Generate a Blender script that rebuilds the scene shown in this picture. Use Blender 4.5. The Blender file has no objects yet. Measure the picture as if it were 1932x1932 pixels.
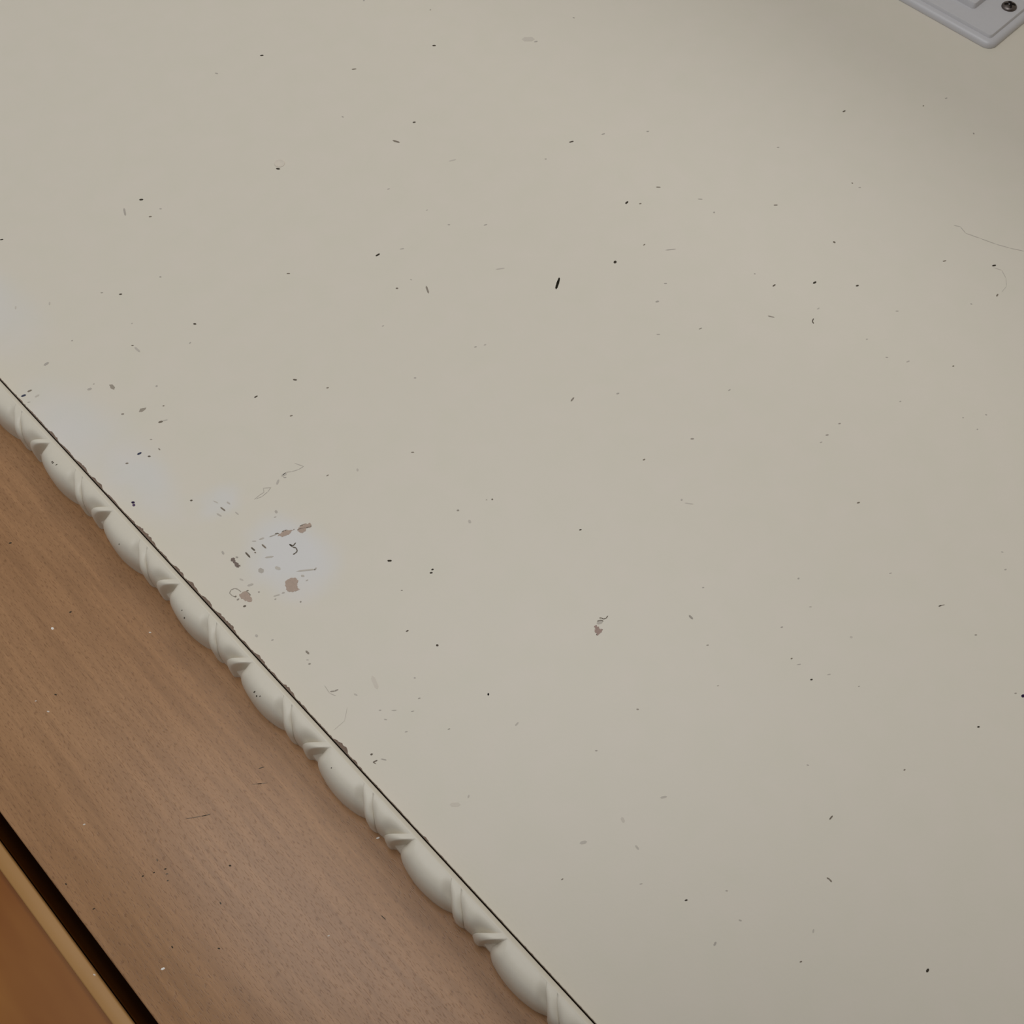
import bpy, math, random
from mathutils import Matrix, Vector

# ------------------------------------------------------------------ units
# Wall plane is y = 0 (room on the -y side), x runs right along the wall,
# z is up. Local measures are millimetres from a datum 1.10 m above the floor.
MM = 0.001
Z0 = 1.10
scene = bpy.context.scene
COL = scene.collection

# ------------------------------------------------------------------ camera
cam_data = bpy.data.cameras.new('camera')
cam_data.sensor_width = 36.0
cam_data.lens = 36.0 * 2100.0 / 1932.0
cam_data.clip_start = 0.01
cam = bpy.data.objects.new('camera', cam_data)
COL.objects.link(cam)
AX = (0.71554546, -0.61572448, 0.32996677)      # world x seen by the camera
AY = (0.01121064, 0.48240916, 0.87587426)       # world y
AZ = (-0.69847621, -0.62302871, 0.35208835)     # world z
m = Matrix.Identity(4)
for r, a in enumerate((AX, AY, AZ)):
    m[r][0], m[r][1], m[r][2] = a[0], -a[1], -a[2]
m.translation = Vector((0.0, -0.310, Z0))
cam.matrix_world = m
scene.camera = cam

# ------------------------------------------------------------------ light
scene.view_settings.view_transform = 'Standard'
scene.view_settings.look = 'None'
scene.view_settings.gamma = 1.0
scene.view_settings.use_curve_mapping = False
scene.view_settings.exposure = 0.0
world = bpy.data.worlds.new('room_daylight')
scene.world = world
world.use_nodes = True
bg = world.node_tree.nodes['Background']
bg.inputs['Color'].default_value = (0.97, 0.98, 1.0, 1)
bg.inputs['Strength'].default_value = 0.28

def area_light(name, loc, target, sx, sy, power, color):
    d = bpy.data.lights.new(name, 'AREA')
    d.shape = 'RECTANGLE'
    d.size, d.size_y = sx, sy
    d.energy = power
    d.color = color
    o = bpy.data.objects.new(name, d)
    COL.objects.link(o)
    o.location = loc
    o.rotation_euler = (Vector(target) - Vector(loc)).to_track_quat('-Z', 'Y').to_euler()
    return o
# daylight from a window further along the room, to the right
area_light('window_light', (2.15, -2.55, Z0 + 1.25), (0.2, 0.0, Z0 + 0.15), 0.95, 1.3, 20, (1.0, 0.975, 0.93))
# added soft fill light in front, brightens the middle of the wall
area_light('front_fill_light', (0.0, -1.05, Z0 + 0.24), (0.08, 0.0, Z0 + 0.12), 0.6, 0.6, 3.75, (0.97, 0.985, 1.0))

# ------------------------------------------------------------------ helpers
def V(x, y, z):
    return (x * MM, y * MM, Z0 + z * MM)

def mesh_obj(name, verts, faces, mats, parent=None, smooth=False, idx=None):
    me = bpy.data.meshes.new(name)
    me.from_pydata(verts, [], faces)
    if not isinstance(mats, (list, tuple)):
        mats = [mats]
    for mt in mats:
        me.materials.append(mt)
    if smooth:
        for p in me.polygons:
            p.use_smooth = True
    if idx:
        for p, i in zip(me.polygons, idx):
            p.material_index = i
    me.update()
    o = bpy.data.objects.new(name, me)
    COL.objects.link(o)
    if parent:
        o.parent = parent
    return o

def box_data(x0, x1, y0, y1, z0, z1):
    v = [(x, y, z) for x in (x0, x1) for y in (y0, y1) for z in (z0, z1)]
    f = [(0, 1, 3, 2), (4, 6, 7, 5), (0, 4, 5, 1), (2, 3, 7, 6), (0, 2, 6, 4), (1, 5, 7, 3)]
    return v, f

def box(name, x0, x1, y0, y1, z0, z1, mat, parent=None):
    """millimetre box"""
    v, f = box_data(x0, x1, y0, y1, z0, z1)
    return mesh_obj(name, [V(*p) for p in v], f, mat, parent)

def bevel(o, w, seg=3):
    b = o.modifiers.new('bevel', 'BEVEL')
    b.width = w * MM
    b.segments = seg
    b.limit_method = 'ANGLE'
    for p in o.data.polygons:
        p.use_smooth = True
    return o

def structure(o, label=None):
    o['kind'] = 'structure'
    if label:
        o['label'] = label
    return o

def empty(name, loc):
    o = bpy.data.objects.new(name, None)
    o.empty_display_size = 0.02
    COL.objects.link(o)
    o.location = loc
    return o

def adopt(child, parent):
    """parent keeping world coordinates (parents here are only translated)"""
    child.parent = parent
    child.matrix_parent_inverse = Matrix.Translation(-Vector(parent.location))

# ------------------------------------------------------------------ materials
def new_mat(name):
    mt = bpy.data.materials.new(name)
    mt.use_nodes = True
    nt = mt.node_tree
    return mt, nt, nt.nodes['Principled BSDF']

def plain(name, rgb, rough=0.5, spec=0.5, bump=0.0, scale=300.0, metallic=0.0, var=0.0):
    mt, nt, bs = new_mat(name)
    bs.inputs['Base Color'].default_value = (*rgb, 1)
    bs.inputs['Roughness'].default_value = rough
    bs.inputs['Specular IOR Level'].default_value = spec
    bs.inputs['Metallic'].default_value = metallic
    tc = nt.nodes.new('ShaderNodeTexCoord')
    nz = nt.nodes.new('ShaderNodeTexNoise')
    nz.inputs['Scale'].default_value = scale
    nz.inputs['Detail'].default_value = 4
    nt.links.new(tc.outputs['Object'], nz.inputs['Vector'])
    if var:
        mx = nt.nodes.new('ShaderNodeMix'); mx.data_type = 'RGBA'
        mx.inputs[6].default_value = (*[c * (1 - var) for c in rgb], 1)
        mx.inputs[7].default_value = (*[c * (1 + var) for c in rgb], 1)
        nt.links.new(nz.outputs['Fac'], mx.inputs[0])
        nt.links.new(mx.outputs[2], bs.inputs['Base Color'])
    if bump:
        bp = nt.nodes.new('ShaderNodeBump')
        bp.inputs['Strength'].default_value = bump
        bp.inputs['Distance'].default_value = 0.0003
        nt.links.new(nz.outputs['Fac'], bp.inputs['Height'])
        nt.links.new(bp.outputs['Normal'], bs.inputs['Normal'])
    return mt

CREAM = (0.750, 0.692, 0.578)

def wall_paint():
    """cream satin paint with whitish soft-edged patches"""
    mt, nt, bs = new_mat('cream_paint')
    N, L = nt.nodes, nt.links
    bs.inputs['Roughness'].default_value = 0.42
    bs.inputs['Specular IOR Level'].default_value = 0.35
    tc = N.new('ShaderNodeTexCoord')
    wob = N.new('ShaderNodeTexNoise'); wob.inputs['Scale'].default_value = 45
    wob.inputs['Detail'].default_value = 3
    L.new(tc.outputs['Object'], wob.inputs['Vector'])
    off = N.new('ShaderNodeVectorMath'); off.operation = 'MULTIPLY_ADD'
    off.inputs[1].default_value = (0.016, 0.0, 0.016)
    L.new(wob.outputs['Color'], off.inputs[0])
    L.new(tc.outputs['Object'], off.inputs[2])
    # centre x, z, half width, half height (mm), strength, edge softness
    patches = [(44, 318, 11, 26, .55, 0.9), (34, 250, 12, 22, .7, 0.9), (40, 219, 9, 20, .7, 0.9),
               (52, 194, 6, 6, .7, 0.8), (55.5, 161.5, 12.5, 14.5, .95, 0.55)]
    cur = None
    for (cx, cz, rx, rz, st, soft) in patches:
        s = N.new('ShaderNodeVectorMath'); s.operation = 'SUBTRACT'
        s.inputs[1].default_value = (cx * MM + .008, 0, Z0 + cz * MM + .008)
        L.new(off.outputs[0], s.inputs[0])
        d = N.new('ShaderNodeVectorMath'); d.operation = 'MULTIPLY'
        d.inputs[1].default_value = (1 / (rx * MM), 0, 1 / (rz * MM))
        L.new(s.outputs[0], d.inputs[0])
        ln = N.new('ShaderNodeVectorMath'); ln.operation = 'LENGTH'
        L.new(d.outputs[0], ln.inputs[0])
        mr = N.new('ShaderNodeMapRange'); mr.interpolation_type = 'SMOOTHSTEP'
        mr.inputs['From Min'].default_value = 1 + soft * .6
        mr.inputs['From Max'].default_value = 1 - soft
        mr.inputs['To Max'].default_value = st
        L.new(ln.outputs['Value'], mr.inputs['Value'])
        if cur is None:
            cur = mr.outputs[0]
        else:
            mm = N.new('ShaderNodeMath'); mm.operation = 'MAXIMUM'
            L.new(cur, mm.inputs[0]); L.new(mr.outputs[0], mm.inputs[1])
            cur = mm.outputs[0]
    mx = N.new('ShaderNodeMix'); mx.data_type = 'RGBA'
    mx.inputs[6].default_value = (*CREAM, 1)
    mx.inputs[7].default_value = (0.735, 0.715, 0.685, 1)
    L.new(cur, mx.inputs[0])
    # faint blotchy tone
    bl = N.new('ShaderNodeTexNoise'); bl.inputs['Scale'].default_value = 90
    bl.inputs['Detail'].default_value = 5
    L.new(tc.outputs['Object'], bl.inputs['Vector'])
    m2 = N.new('ShaderNodeMix'); m2.data_type = 'RGBA'; m2.blend_type = 'MULTIPLY'
    m2.inputs[0].default_value = 1.0
    cr = N.new('ShaderNodeValToRGB')
    cr.color_ramp.elements[0].position = .3; cr.color_ramp.elements[0].color = (.975, .98, .97, 1)
    cr.color_ramp.elements[1].position = .7; cr.color_ramp.elements[1].color = (1.0, .99, 1.0, 1)
    L.new(bl.outputs['Fac'], cr.inputs[0])
    L.new(mx.outputs[2], m2.inputs[6]); L.new(cr.outputs[0], m2.inputs[7])
    L.new(m2.outputs[2], bs.inputs['Base Color'])
    fb = N.new('ShaderNodeTexNoise'); fb.inputs['Scale'].default_value = 900
    L.new(tc.outputs['Object'], fb.inputs['Vector'])
    bp = N.new('ShaderNodeBump'); bp.inputs['Strength'].default_value = .06
    bp.inputs['Distance'].default_value = .0003
    L.new(fb.outputs['Fac'], bp.inputs['Height']); L.new(bp.outputs['Normal'], bs.inputs['Normal'])
    return mt

def beech():
    """varnished beech veneer: fine fleck pores and pale streaks along z"""
    mt, nt, bs = new_mat('beech_veneer')
    N, L = nt.nodes, nt.links
    bs.inputs['Roughness'].default_value = 0.32
    bs.inputs['Specular IOR Level'].default_value = 0.4
    tc = N.new('ShaderNodeTexCoord')
    def noise(sx, sz, detail=3, rough=.5, tilt=0.0):
        mp = N.new('ShaderNodeMapping')
        mp.inputs['Scale'].default_value = (sx, sx, sz)
        mp.inputs['Rotation'].default_value = (0, tilt, 0)
        L.new(tc.outputs['Object'], mp.inputs['Vector'])
        nz = N.new('ShaderNodeTexNoise')
        nz.inputs['Scale'].default_value = 1.0
        nz.inputs['Detail'].default_value = detail
        nz.inputs['Roughness'].default_value = rough
        L.new(mp.outputs[0], nz.inputs['Vector'])
        return nz.outputs['Fac']
    def ramp(src, p0, p1, c0, c1):
        r = N.new('ShaderNodeValToRGB')
        r.color_ramp.elements[0].position = p0; r.color_ramp.elements[0].color = (*c0, 1)
        r.color_ramp.elements[1].position = p1; r.color_ramp.elements[1].color = (*c1, 1)
        L.new(src, r.inputs[0])
        return r.outputs[0]
    def mul(a, b, f=1.0):
        x = N.new('ShaderNodeMix'); x.data_type = 'RGBA'; x.blend_type = 'MULTIPLY'
        x.inputs[0].default_value = f
        L.new(a, x.inputs[6]); L.new(b, x.inputs[7])
        return x.outputs[2]
    base = ramp(noise(40, 9, 4), .3, .7, (.345, .180, .080), (.395, .215, .101))
    streak = ramp(noise(620, 38, 3, .6), .34, .66, (.88, .87, .86), (1.08, 1.08, 1.08))
    pores = ramp(noise(3000, 560, 2, .5, .10), .33, .45, (.72, .68, .64), (1, 1, 1))
    fleck = ramp(noise(2600, 300, 2, .5, -.08), .58, .72, (1, 1, 1), (1.10, 1.11, 1.12))
    c = mul(mul(mul(base, streak), pores), fleck)
    L.new(c, bs.inputs['Base Color'])
    bp = N.new('ShaderNodeBump'); bp.inputs['Strength'].default_value = .25
    bp.inputs['Distance'].default_value = .0002
    L.new(pores, bp.inputs['Height']); L.new(bp.outputs['Normal'], bs.inputs['Normal'])
    return mt

def pine(name, c0, c1, rough=.3):
    mt, nt, bs = new_mat(name)
    N, L = nt.nodes, nt.links
    bs.inputs['Roughness'].default_value = rough
    bs.inputs['Specular IOR Level'].default_value = .2
    tc = N.new('ShaderNodeTexCoord')
    mp = N.new('ShaderNodeMapping'); mp.inputs['Scale'].default_value = (70, 70, 14)
    L.new(tc.outputs['Object'], mp.inputs['Vector'])
    nz = N.new('ShaderNodeTexNoise'); nz.inputs['Scale'].default_value = 1; nz.inputs['Detail'].default_value = 3
    L.new(mp.outputs[0], nz.inputs['Vector'])
    r = N.new('ShaderNodeValToRGB')
    r.color_ramp.elements[0].position = .32; r.color_ramp.elements[0].color = (*c0, 1)
    r.color_ramp.elements[1].position = .68; r.color_ramp.elements[1].color = (*c1, 1)
    L.new(nz.outputs['Fac'], r.inputs[0]); L.new(r.outputs[0], bs.inputs['Base Color'])
    return mt

M_WALL = wall_paint()
M_TRIM = plain('cream_trim_paint', (0.70, 0.645, 0.535), .38, .4, bump=.12, scale=500, var=.03)
M_BOARD = plain('bare_board_edge', (0.10, 0.066, 0.045), .9, .1, bump=.5, scale=900, var=.35)
M_PLASTER = plain('room_paint', (0.70, 0.66, 0.58), .7, .2, bump=.1, scale=200, var=.03)
M_FLOOR = plain('floor_brown', (0.20, 0.13, 0.08), .5, .4, bump=.1, scale=40, var=.25)
M_BEECH = beech()
M_STRIP = pine('pale_pine', (.40, .21, .07), (.45, .245, .09), .4)
M_PINE = pine('orange_varnished_pine', (.215, .065, .005), (.29, .11, .016), .35)
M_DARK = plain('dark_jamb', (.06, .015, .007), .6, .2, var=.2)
M_WHITE = plain('white_plastic', (.61, .595, .60), .35, .5, bump=.05, scale=700, var=.02)
M_STEEL = plain('screw_steel', (.16, .135, .125), .35, .5, bump=.3, scale=900, metallic=.85)

def tone_rgb(t):
    if t == -1:   return (.025, .012, .045)
    if t == -1.5: return (.11, .07, .13)
    if t == -2:   return (.05, .055, .09)
    if t == -.4:  return (.006, .005, .006)
    if t >= 4:
        k = t - 4
        return (.50 + .35 * k, .40 + .42 * k, .31 + .45 * k)
    pts = [(.045, .036, .024), (.245, .205, .158), (.455, .415, .36), (.60, .55, .475), (.755, .685, .575)]
    i = min(int(t), 3); k = t - i
    return tuple(a + (b - a) * k for a, b in zip(pts[i], pts[i + 1]))
TONES = {}
def tone_mat(t):
    key = round(t * 4) / 4 if t >= 0 else t
    if key not in TONES:
        TONES[key] = plain('mark_tone_%d' % (len(TONES) + 1), tone_rgb(key), .7, .15, bump=.2, scale=1500)
    return TONES[key]

# ------------------------------------------------------------------ wear and painted chip-rim shadows, mm on the wall face (x, z)
SPECKS_AND_RIM_SHADOWS = [(0,((192.89,351.37),(192.94,350.81),(193.62,350.32),(194.12,350.4),(194.07,350.96),(193.39,351.44))),
(2,((173.36,356.13),(173.32,355.61),(173.71,354.97),(174.07,354.87),(174.12,355.39),(173.73,356.02))),
(0,((110.61,320.11),(110.68,319.52),(111.39,318.99),(111.87,319.07),(111.81,319.66),(111.1,320.19))),
(2,((104.15,320.71),(103.42,320.13),(102.29,317.89),(102.19,316.94),(102.92,317.51),(104.05,319.75))),
(2,((113.34,310.94),(113.41,310.59),(113.78,310.24),(114.07,310.21),(114.01,310.56),(113.63,310.9))),
(1,((108.15,310.45),(108.24,310.04),(108.76,309.68),(109.12,309.71),(109.03,310.12),(108.51,310.48))),
(0,((62.24,340.11),(62.4,339.7),(63.04,339.33),(63.42,339.38),(63.26,339.8),(62.62,340.16))),
(0.3,((247.23,305.55),(247.22,304.99),(247.84,304.42),(248.35,304.43),(248.36,304.99),(247.74,305.56))),
(1,((214.25,318.17),(214.43,317.66),(215.36,317.05),(215.89,317.03),(215.71,317.54),(214.78,318.15))),
(0.3,((211.42,277.72),(211.45,277.24),(212.01,276.87),(212.46,276.94),(212.44,277.42),(211.88,277.8))),
(1,((199.26,275.92),(199.18,275.05),(199.94,273.3),(200.5,272.9),(200.59,273.77),(199.83,275.52))),
(3,((207.16,252.15),(207.56,251.63),(209.14,250.85),(209.84,250.78),(209.44,251.29),(207.85,252.07))),
(0,((157.5,296.29),(157.43,295.67),(158.0,294.91),(158.48,294.85),(158.55,295.47),(157.99,296.23))),
(2,((180.67,257.82),(180.81,257.53),(181.3,257.31),(181.64,257.35),(181.5,257.65),(181.01,257.86))),
(0,((155.79,235.85),(156.09,235.43),(157.19,235.3),(157.72,235.55),(157.42,235.97),(156.32,236.1))),
(2,((164.31,232.08),(164.5,231.72),(165.24,231.25),(165.64,231.18),(165.45,231.54),(164.71,232.02))),
(2,((194.04,218.83),(194.2,218.46),(194.93,218.13),(195.36,218.17),(195.19,218.54),(194.47,218.87))),
(2,((184.77,228.49),(184.78,228.12),(185.15,227.78),(185.49,227.77),(185.49,228.15),(185.11,228.48))),
(2,((193.74,300.15),(193.6,299.73),(193.78,299.32),(194.09,299.22),(194.22,299.64),(194.04,300.06))),
(2,((245.53,347.69),(245.49,347.24),(245.82,346.96),(246.2,347.01),(246.25,347.46),(245.92,347.74))),
(2,((261.44,322.79),(261.55,322.47),(261.91,322.45),(262.28,322.69),(262.17,323.02),(261.8,323.03))),
(2.6,((183.81,239.44),(183.94,239.18),(184.33,239.06),(184.64,239.13),(184.51,239.39),(184.12,239.51))),
(3.2,((276.14,282.07),(275.96,280.4),(278.33,278.2),(279.9,278.3),(280.09,279.97),(277.71,282.17))),
(2,((278.54,277.3),(278.66,276.85),(279.42,276.43),(279.93,276.46),(279.8,276.91),(279.04,277.34))),
(0.3,((247.15,226.47),(247.35,226.0),(248.38,225.54),(248.96,225.59),(248.76,226.06),(247.73,226.52))),
(2,((259.06,220.46),(259.27,220.1),(260.11,219.81),(260.61,219.89),(260.41,220.26),(259.56,220.54))),
(2,((272.81,209.26),(272.78,208.87),(273.18,208.52),(273.57,208.5),(273.59,208.89),(273.19,209.25))),
(1,((253.47,186.76),(253.52,186.27),(254.2,185.51),(254.65,185.35),(254.6,185.84),(253.92,186.6))),
(0,((239.05,189.17),(239.3,188.75),(240.2,188.75),(240.72,189.09),(240.47,189.51),(239.56,189.51))),
(1,((242.64,185.5),(242.68,185.15),(243.12,184.87),(243.5,184.89),(243.46,185.24),(243.02,185.52))),
(2,((260.05,171.58),(260.15,171.15),(260.82,170.39),(261.22,170.19),(261.12,170.63),(260.45,171.39))),
(2,((259.07,163.17),(258.84,162.78),(259.03,162.52),(259.44,162.53),(259.67,162.93),(259.48,163.18))),
(1,((228.69,170.58),(228.83,170.31),(229.29,170.24),(229.63,170.38),(229.49,170.65),(229.04,170.72))),
(2,((232.68,163.28),(233.18,162.66),(235.09,161.24),(235.84,160.89),(235.34,161.5),(233.42,162.92))),
(0,((215.04,172.65),(214.92,172.01),(215.51,171.74),(216.11,172.02),(216.23,172.66),(215.64,172.93))),
(2,((234.11,226.86),(234.07,226.5),(234.37,226.24),(234.72,226.26),(234.75,226.62),(234.45,226.88))),
(2,((300.85,276.65),(300.66,276.22),(300.83,275.78),(301.17,275.67),(301.36,276.11),(301.19,276.55))),
(0.6,((335.42,161.92),(335.57,161.53),(336.36,161.32),(336.9,161.46),(336.76,161.85),(335.96,162.06))),
(1,((360.33,141.65),(360.32,141.35),(360.61,141.24),(360.99,141.33),(361.0,141.63),(360.71,141.74))),
(2,((370.01,137.92),(370.08,137.57),(370.64,137.33),(371.1,137.38),(371.03,137.72),(370.47,137.97))),
(1.8,((361.88,119.08),(361.46,118.82),(361.37,118.43),(361.6,118.2),(362.02,118.46),(362.11,118.86))),
(1,((277.71,149.6),(277.8,149.2),(278.45,148.59),(278.86,148.45),(278.76,148.85),(278.12,149.46))),
(1,((307.38,136.1),(307.15,135.81),(307.22,135.53),(307.48,135.41),(307.71,135.7),(307.64,135.98))),
(2,((307.18,132.74),(307.2,132.43),(307.57,132.08),(307.91,132.01),(307.89,132.32),(307.51,132.66))),
(2,((301.98,167.84),(302.0,167.52),(302.39,167.16),(302.73,167.09),(302.71,167.42),(302.32,167.78))),
(0.8,((279.07,122.92),(278.75,122.53),(278.88,121.99),(279.25,121.83),(279.57,122.22),(279.45,122.75))),
(1,((299.5,89.26),(299.6,88.91),(300.27,88.51),(300.72,88.47),(300.61,88.82),(299.95,89.23))),
(0,((310.25,75.59),(310.29,75.15),(311.05,74.67),(311.59,74.66),(311.55,75.09),(310.79,75.58))),
(0.5,((247.08,125.04),(247.3,124.72),(248.11,124.61),(248.57,124.8),(248.35,125.13),(247.54,125.23))),
(0,((258.3,115.8),(258.42,115.35),(259.27,115.12),(259.82,115.3),(259.69,115.75),(258.84,115.99))),
(0.2,((268.16,104.31),(268.17,103.9),(268.74,103.59),(269.22,103.67),(269.21,104.08),(268.64,104.39))),
(1,((299.41,66.46),(299.75,66.23),(300.52,66.35),(300.91,66.65),(300.57,66.89),(299.79,66.76))),
(1,((127.54,252.41),(127.61,251.99),(128.15,251.49),(128.52,251.44),(128.45,251.86),(127.91,252.36))),
(0.8,((151.01,219.35),(150.99,218.94),(151.35,218.62),(151.71,218.65),(151.74,219.06),(151.37,219.38))),
(1.2,((159.58,212.57),(158.89,212.01),(157.85,209.99),(157.76,209.19),(158.44,209.75),(159.49,211.77))),
(2.7,((182.58,200.41),(182.97,199.82),(184.6,198.69),(185.29,198.47),(184.89,199.05),(183.26,200.19))),
(2,((136.25,209.91),(136.37,209.67),(136.73,209.55),(137.0,209.61),(136.88,209.85),(136.52,209.97))),
(0.6,((99.65,214.15),(99.61,213.64),(100.12,212.98),(100.54,212.9),(100.57,213.41),(100.06,214.07))),
(1,((105.48,203.36),(105.55,203.04),(105.93,202.79),(106.23,202.81),(106.16,203.14),(105.78,203.39))),
(0.2,((85.59,217.49),(85.83,217.17),(86.59,217.04),(86.97,217.21),(86.74,217.54),(85.98,217.67))),
(1,((89.43,203.16),(89.55,202.84),(90.05,202.56),(90.37,202.59),(90.25,202.92),(89.75,203.19))),
(1,((108.81,163.89),(108.86,163.56),(109.27,163.18),(109.58,163.13),(109.53,163.47),(109.12,163.85))),
(2,((152.95,180.48),(153.05,180.17),(153.49,179.96),(153.82,180.02),(153.72,180.33),(153.28,180.53))),
(2.6,((155.92,178.81),(156.02,178.5),(156.47,178.29),(156.8,178.35),(156.7,178.66),(156.25,178.87))),
(2,((129.39,185.55),(129.41,185.22),(129.76,184.91),(130.06,184.89),(130.04,185.22),(129.69,185.53))),
(1.2,((83.2,176.51),(83.37,176.26),(83.85,176.16),(84.14,176.28),(83.97,176.53),(83.48,176.62))),
(2.8,((91.62,171.3),(91.59,170.76),(91.93,170.67),(92.31,171.01),(92.34,171.54),(91.99,171.63))),
(0.8,((115.33,132.62),(115.2,132.29),(115.37,132.08),(115.68,132.08),(115.81,132.4),(115.64,132.62))),
(2,((113.91,133.72),(113.89,133.46),(114.06,133.32),(114.3,133.33),(114.32,133.59),(114.15,133.73))),
(1.4,((104.63,137.44),(104.59,137.07),(104.92,136.79),(105.26,136.82),(105.3,137.19),(104.97,137.47))),
(2,((157.46,218.87),(157.4,218.55),(157.57,218.19),(157.79,218.06),(157.85,218.37),(157.68,218.74))),
(2.8,((72.78,186.81),(73.07,186.23),(74.27,186.0),(74.83,186.34),(74.54,186.93),(73.34,187.15))),
(2,((72.92,185.91),(72.97,185.57),(73.38,185.2),(73.68,185.16),(73.62,185.49),(73.21,185.87))),
(2.6,((69.68,185.32),(70.19,185.19),(71.21,185.82),(71.49,186.35),(70.97,186.48),(69.96,185.85))),
(2.2,((63.57,178.17),(63.08,178.01),(62.88,177.36),(63.13,176.95),(63.63,177.1),(63.82,177.76))),
(2.6,((61.52,176.49),(61.63,176.21),(62.02,176.02),(62.3,176.07),(62.19,176.35),(61.79,176.54))),
(2,((212.25,149.73),(212.29,149.28),(212.94,148.9),(213.42,148.97),(213.38,149.42),(212.73,149.79))),
(2,((220.6,153.21),(220.62,152.84),(221.07,152.43),(221.44,152.38),(221.42,152.74),(220.97,153.16))),
(1.4,((213.96,130.88),(214.13,130.59),(214.79,130.39),(215.19,130.46),(215.01,130.75),(214.35,130.95))),
(1.5,((235.55,117.78),(235.58,117.2),(236.26,115.93),(236.68,115.57),(236.65,116.14),(235.97,117.42))),
(1.3,((160.43,141.12),(160.88,140.9),(162.06,141.12),(162.51,141.45),(162.07,141.67),(160.89,141.45))),
(2,((173.54,132.48),(173.61,132.13),(174.13,131.84),(174.52,131.89),(174.45,132.25),(173.92,132.53))),
(1,((160.53,108.49),(160.64,108.19),(161.11,108.03),(161.45,108.13),(161.34,108.44),(160.87,108.59))),
(1.5,((177.74,103.02),(177.76,102.65),(178.25,102.19),(178.64,102.14),(178.62,102.52),(178.13,102.97))),
(2,((201.23,106.81),(201.41,106.56),(201.95,106.43),(202.3,106.53),(202.13,106.78),(201.58,106.9))),
(2.5,((158.45,90.08),(158.05,89.87),(158.06,89.55),(158.37,89.37),(158.77,89.58),(158.77,89.9))),
(3,((158.2,88.32),(158.39,87.74),(159.45,86.38),(159.94,86.01),(159.75,86.59),(158.69,87.96))),
(2.6,((201.8,139.77),(201.84,139.4),(202.36,138.92),(202.74,138.84),(202.69,139.21),(202.17,139.7))),
(2,((247.05,133.56),(246.85,133.29),(246.93,133.02),(247.17,132.91),(247.36,133.18),(247.29,133.44))),
(2.4,((250.13,107.47),(250.31,107.21),(250.9,107.08),(251.28,107.18),(251.1,107.44),(250.52,107.57))),
(1,((263.1,59.73),(263.07,59.43),(263.4,59.24),(263.76,59.29),(263.78,59.59),(263.46,59.78))),
(2,((290.24,71.1),(290.08,70.81),(290.23,70.48),(290.51,70.37),(290.67,70.65),(290.52,70.98))),
(2.4,((268.9,87.57),(268.9,87.23),(269.34,86.83),(269.71,86.76),(269.71,87.1),(269.27,87.5))),
(2.5,((253.44,71.79),(253.62,71.49),(254.36,71.19),(254.79,71.2),(254.61,71.51),(253.87,71.81))),
(2,((250.13,78.0),(250.12,77.72),(250.41,77.36),(250.68,77.25),(250.69,77.53),(250.4,77.89))),
(1.5,((210.39,72.72),(210.45,72.41),(210.91,72.08),(211.26,72.04),(211.2,72.34),(210.73,72.68))),
(1.5,((216.93,72.54),(216.97,72.26),(217.35,72.0),(217.68,71.98),(217.64,72.27),(217.25,72.53))),
(2,((206.73,72.25),(206.84,72.02),(207.27,71.8),(207.57,71.79),(207.45,72.02),(207.03,72.24))),
(2,((238.37,63.63),(238.45,63.38),(238.81,63.24),(239.13,63.3),(239.05,63.55),(238.69,63.69))),
(2,((247.47,39.22),(247.41,38.98),(247.59,38.84),(247.86,38.83),(247.92,39.07),(247.75,39.21))),
(2,((254.43,40.64),(254.3,40.38),(254.44,40.08),(254.7,39.96),(254.84,40.22),(254.69,40.53))),
(2,((247.99,45.19),(247.93,44.95),(248.11,44.8),(248.38,44.8),(248.44,45.04),(248.26,45.18))),
(0.7,((197.07,49.84),(197.13,49.53),(197.63,49.25),(198.0,49.26),(197.93,49.58),(197.44,49.86))),
(2.5,((251.59,87.4),(251.55,87.11),(251.82,86.88),(252.13,86.86),(252.17,87.14),(251.9,87.38))),
(0.1,((77.08,139.52),(77.1,139.05),(77.73,138.48),(78.16,138.46),(78.13,138.94),(77.51,139.51))),
(0.1,((84.71,127.58),(84.77,127.24),(85.16,127.05),(85.47,127.16),(85.42,127.51),(85.03,127.69))),
(0.1,((83.64,127.13),(83.66,126.76),(84.09,126.46),(84.43,126.5),(84.41,126.87),(83.98,127.18))),
(1.5,((73.34,128.97),(73.36,128.72),(73.6,128.51),(73.82,128.49),(73.8,128.74),(73.57,128.95))),
(0.5,((65.38,117.7),(65.53,117.42),(66.01,117.28),(66.3,117.39),(66.15,117.67),(65.67,117.8))),
(0.3,((68.96,108.16),(68.79,107.78),(69.04,107.44),(69.4,107.42),(69.56,107.79),(69.32,108.14))),
(2.7,((105.15,132.22),(104.61,132.1),(104.3,131.4),(104.5,130.95),(105.04,131.07),(105.35,131.78))),
(0.3,((127.25,105.13),(127.32,104.82),(127.72,104.62),(128.04,104.69),(127.97,104.99),(127.57,105.19))),
(-0.4,((69.24,86.22),(69.08,85.82),(69.28,85.67),(69.65,85.82),(69.81,86.23),(69.61,86.37))),
(2,((57.28,105.09),(57.3,104.84),(57.53,104.64),(57.75,104.63),(57.73,104.88),(57.51,105.08))),
(1.8,((53.91,99.46),(54.01,99.22),(54.37,99.03),(54.61,99.06),(54.51,99.3),(54.16,99.49))),
(2,((43.44,104.84),(43.48,104.58),(43.77,104.31),(44.01,104.28),(43.97,104.54),(43.68,104.81))),
(2,((46.02,102.18),(46.2,101.87),(46.87,101.29),(47.19,101.15),(47.01,101.47),(46.34,102.05))),
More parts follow.
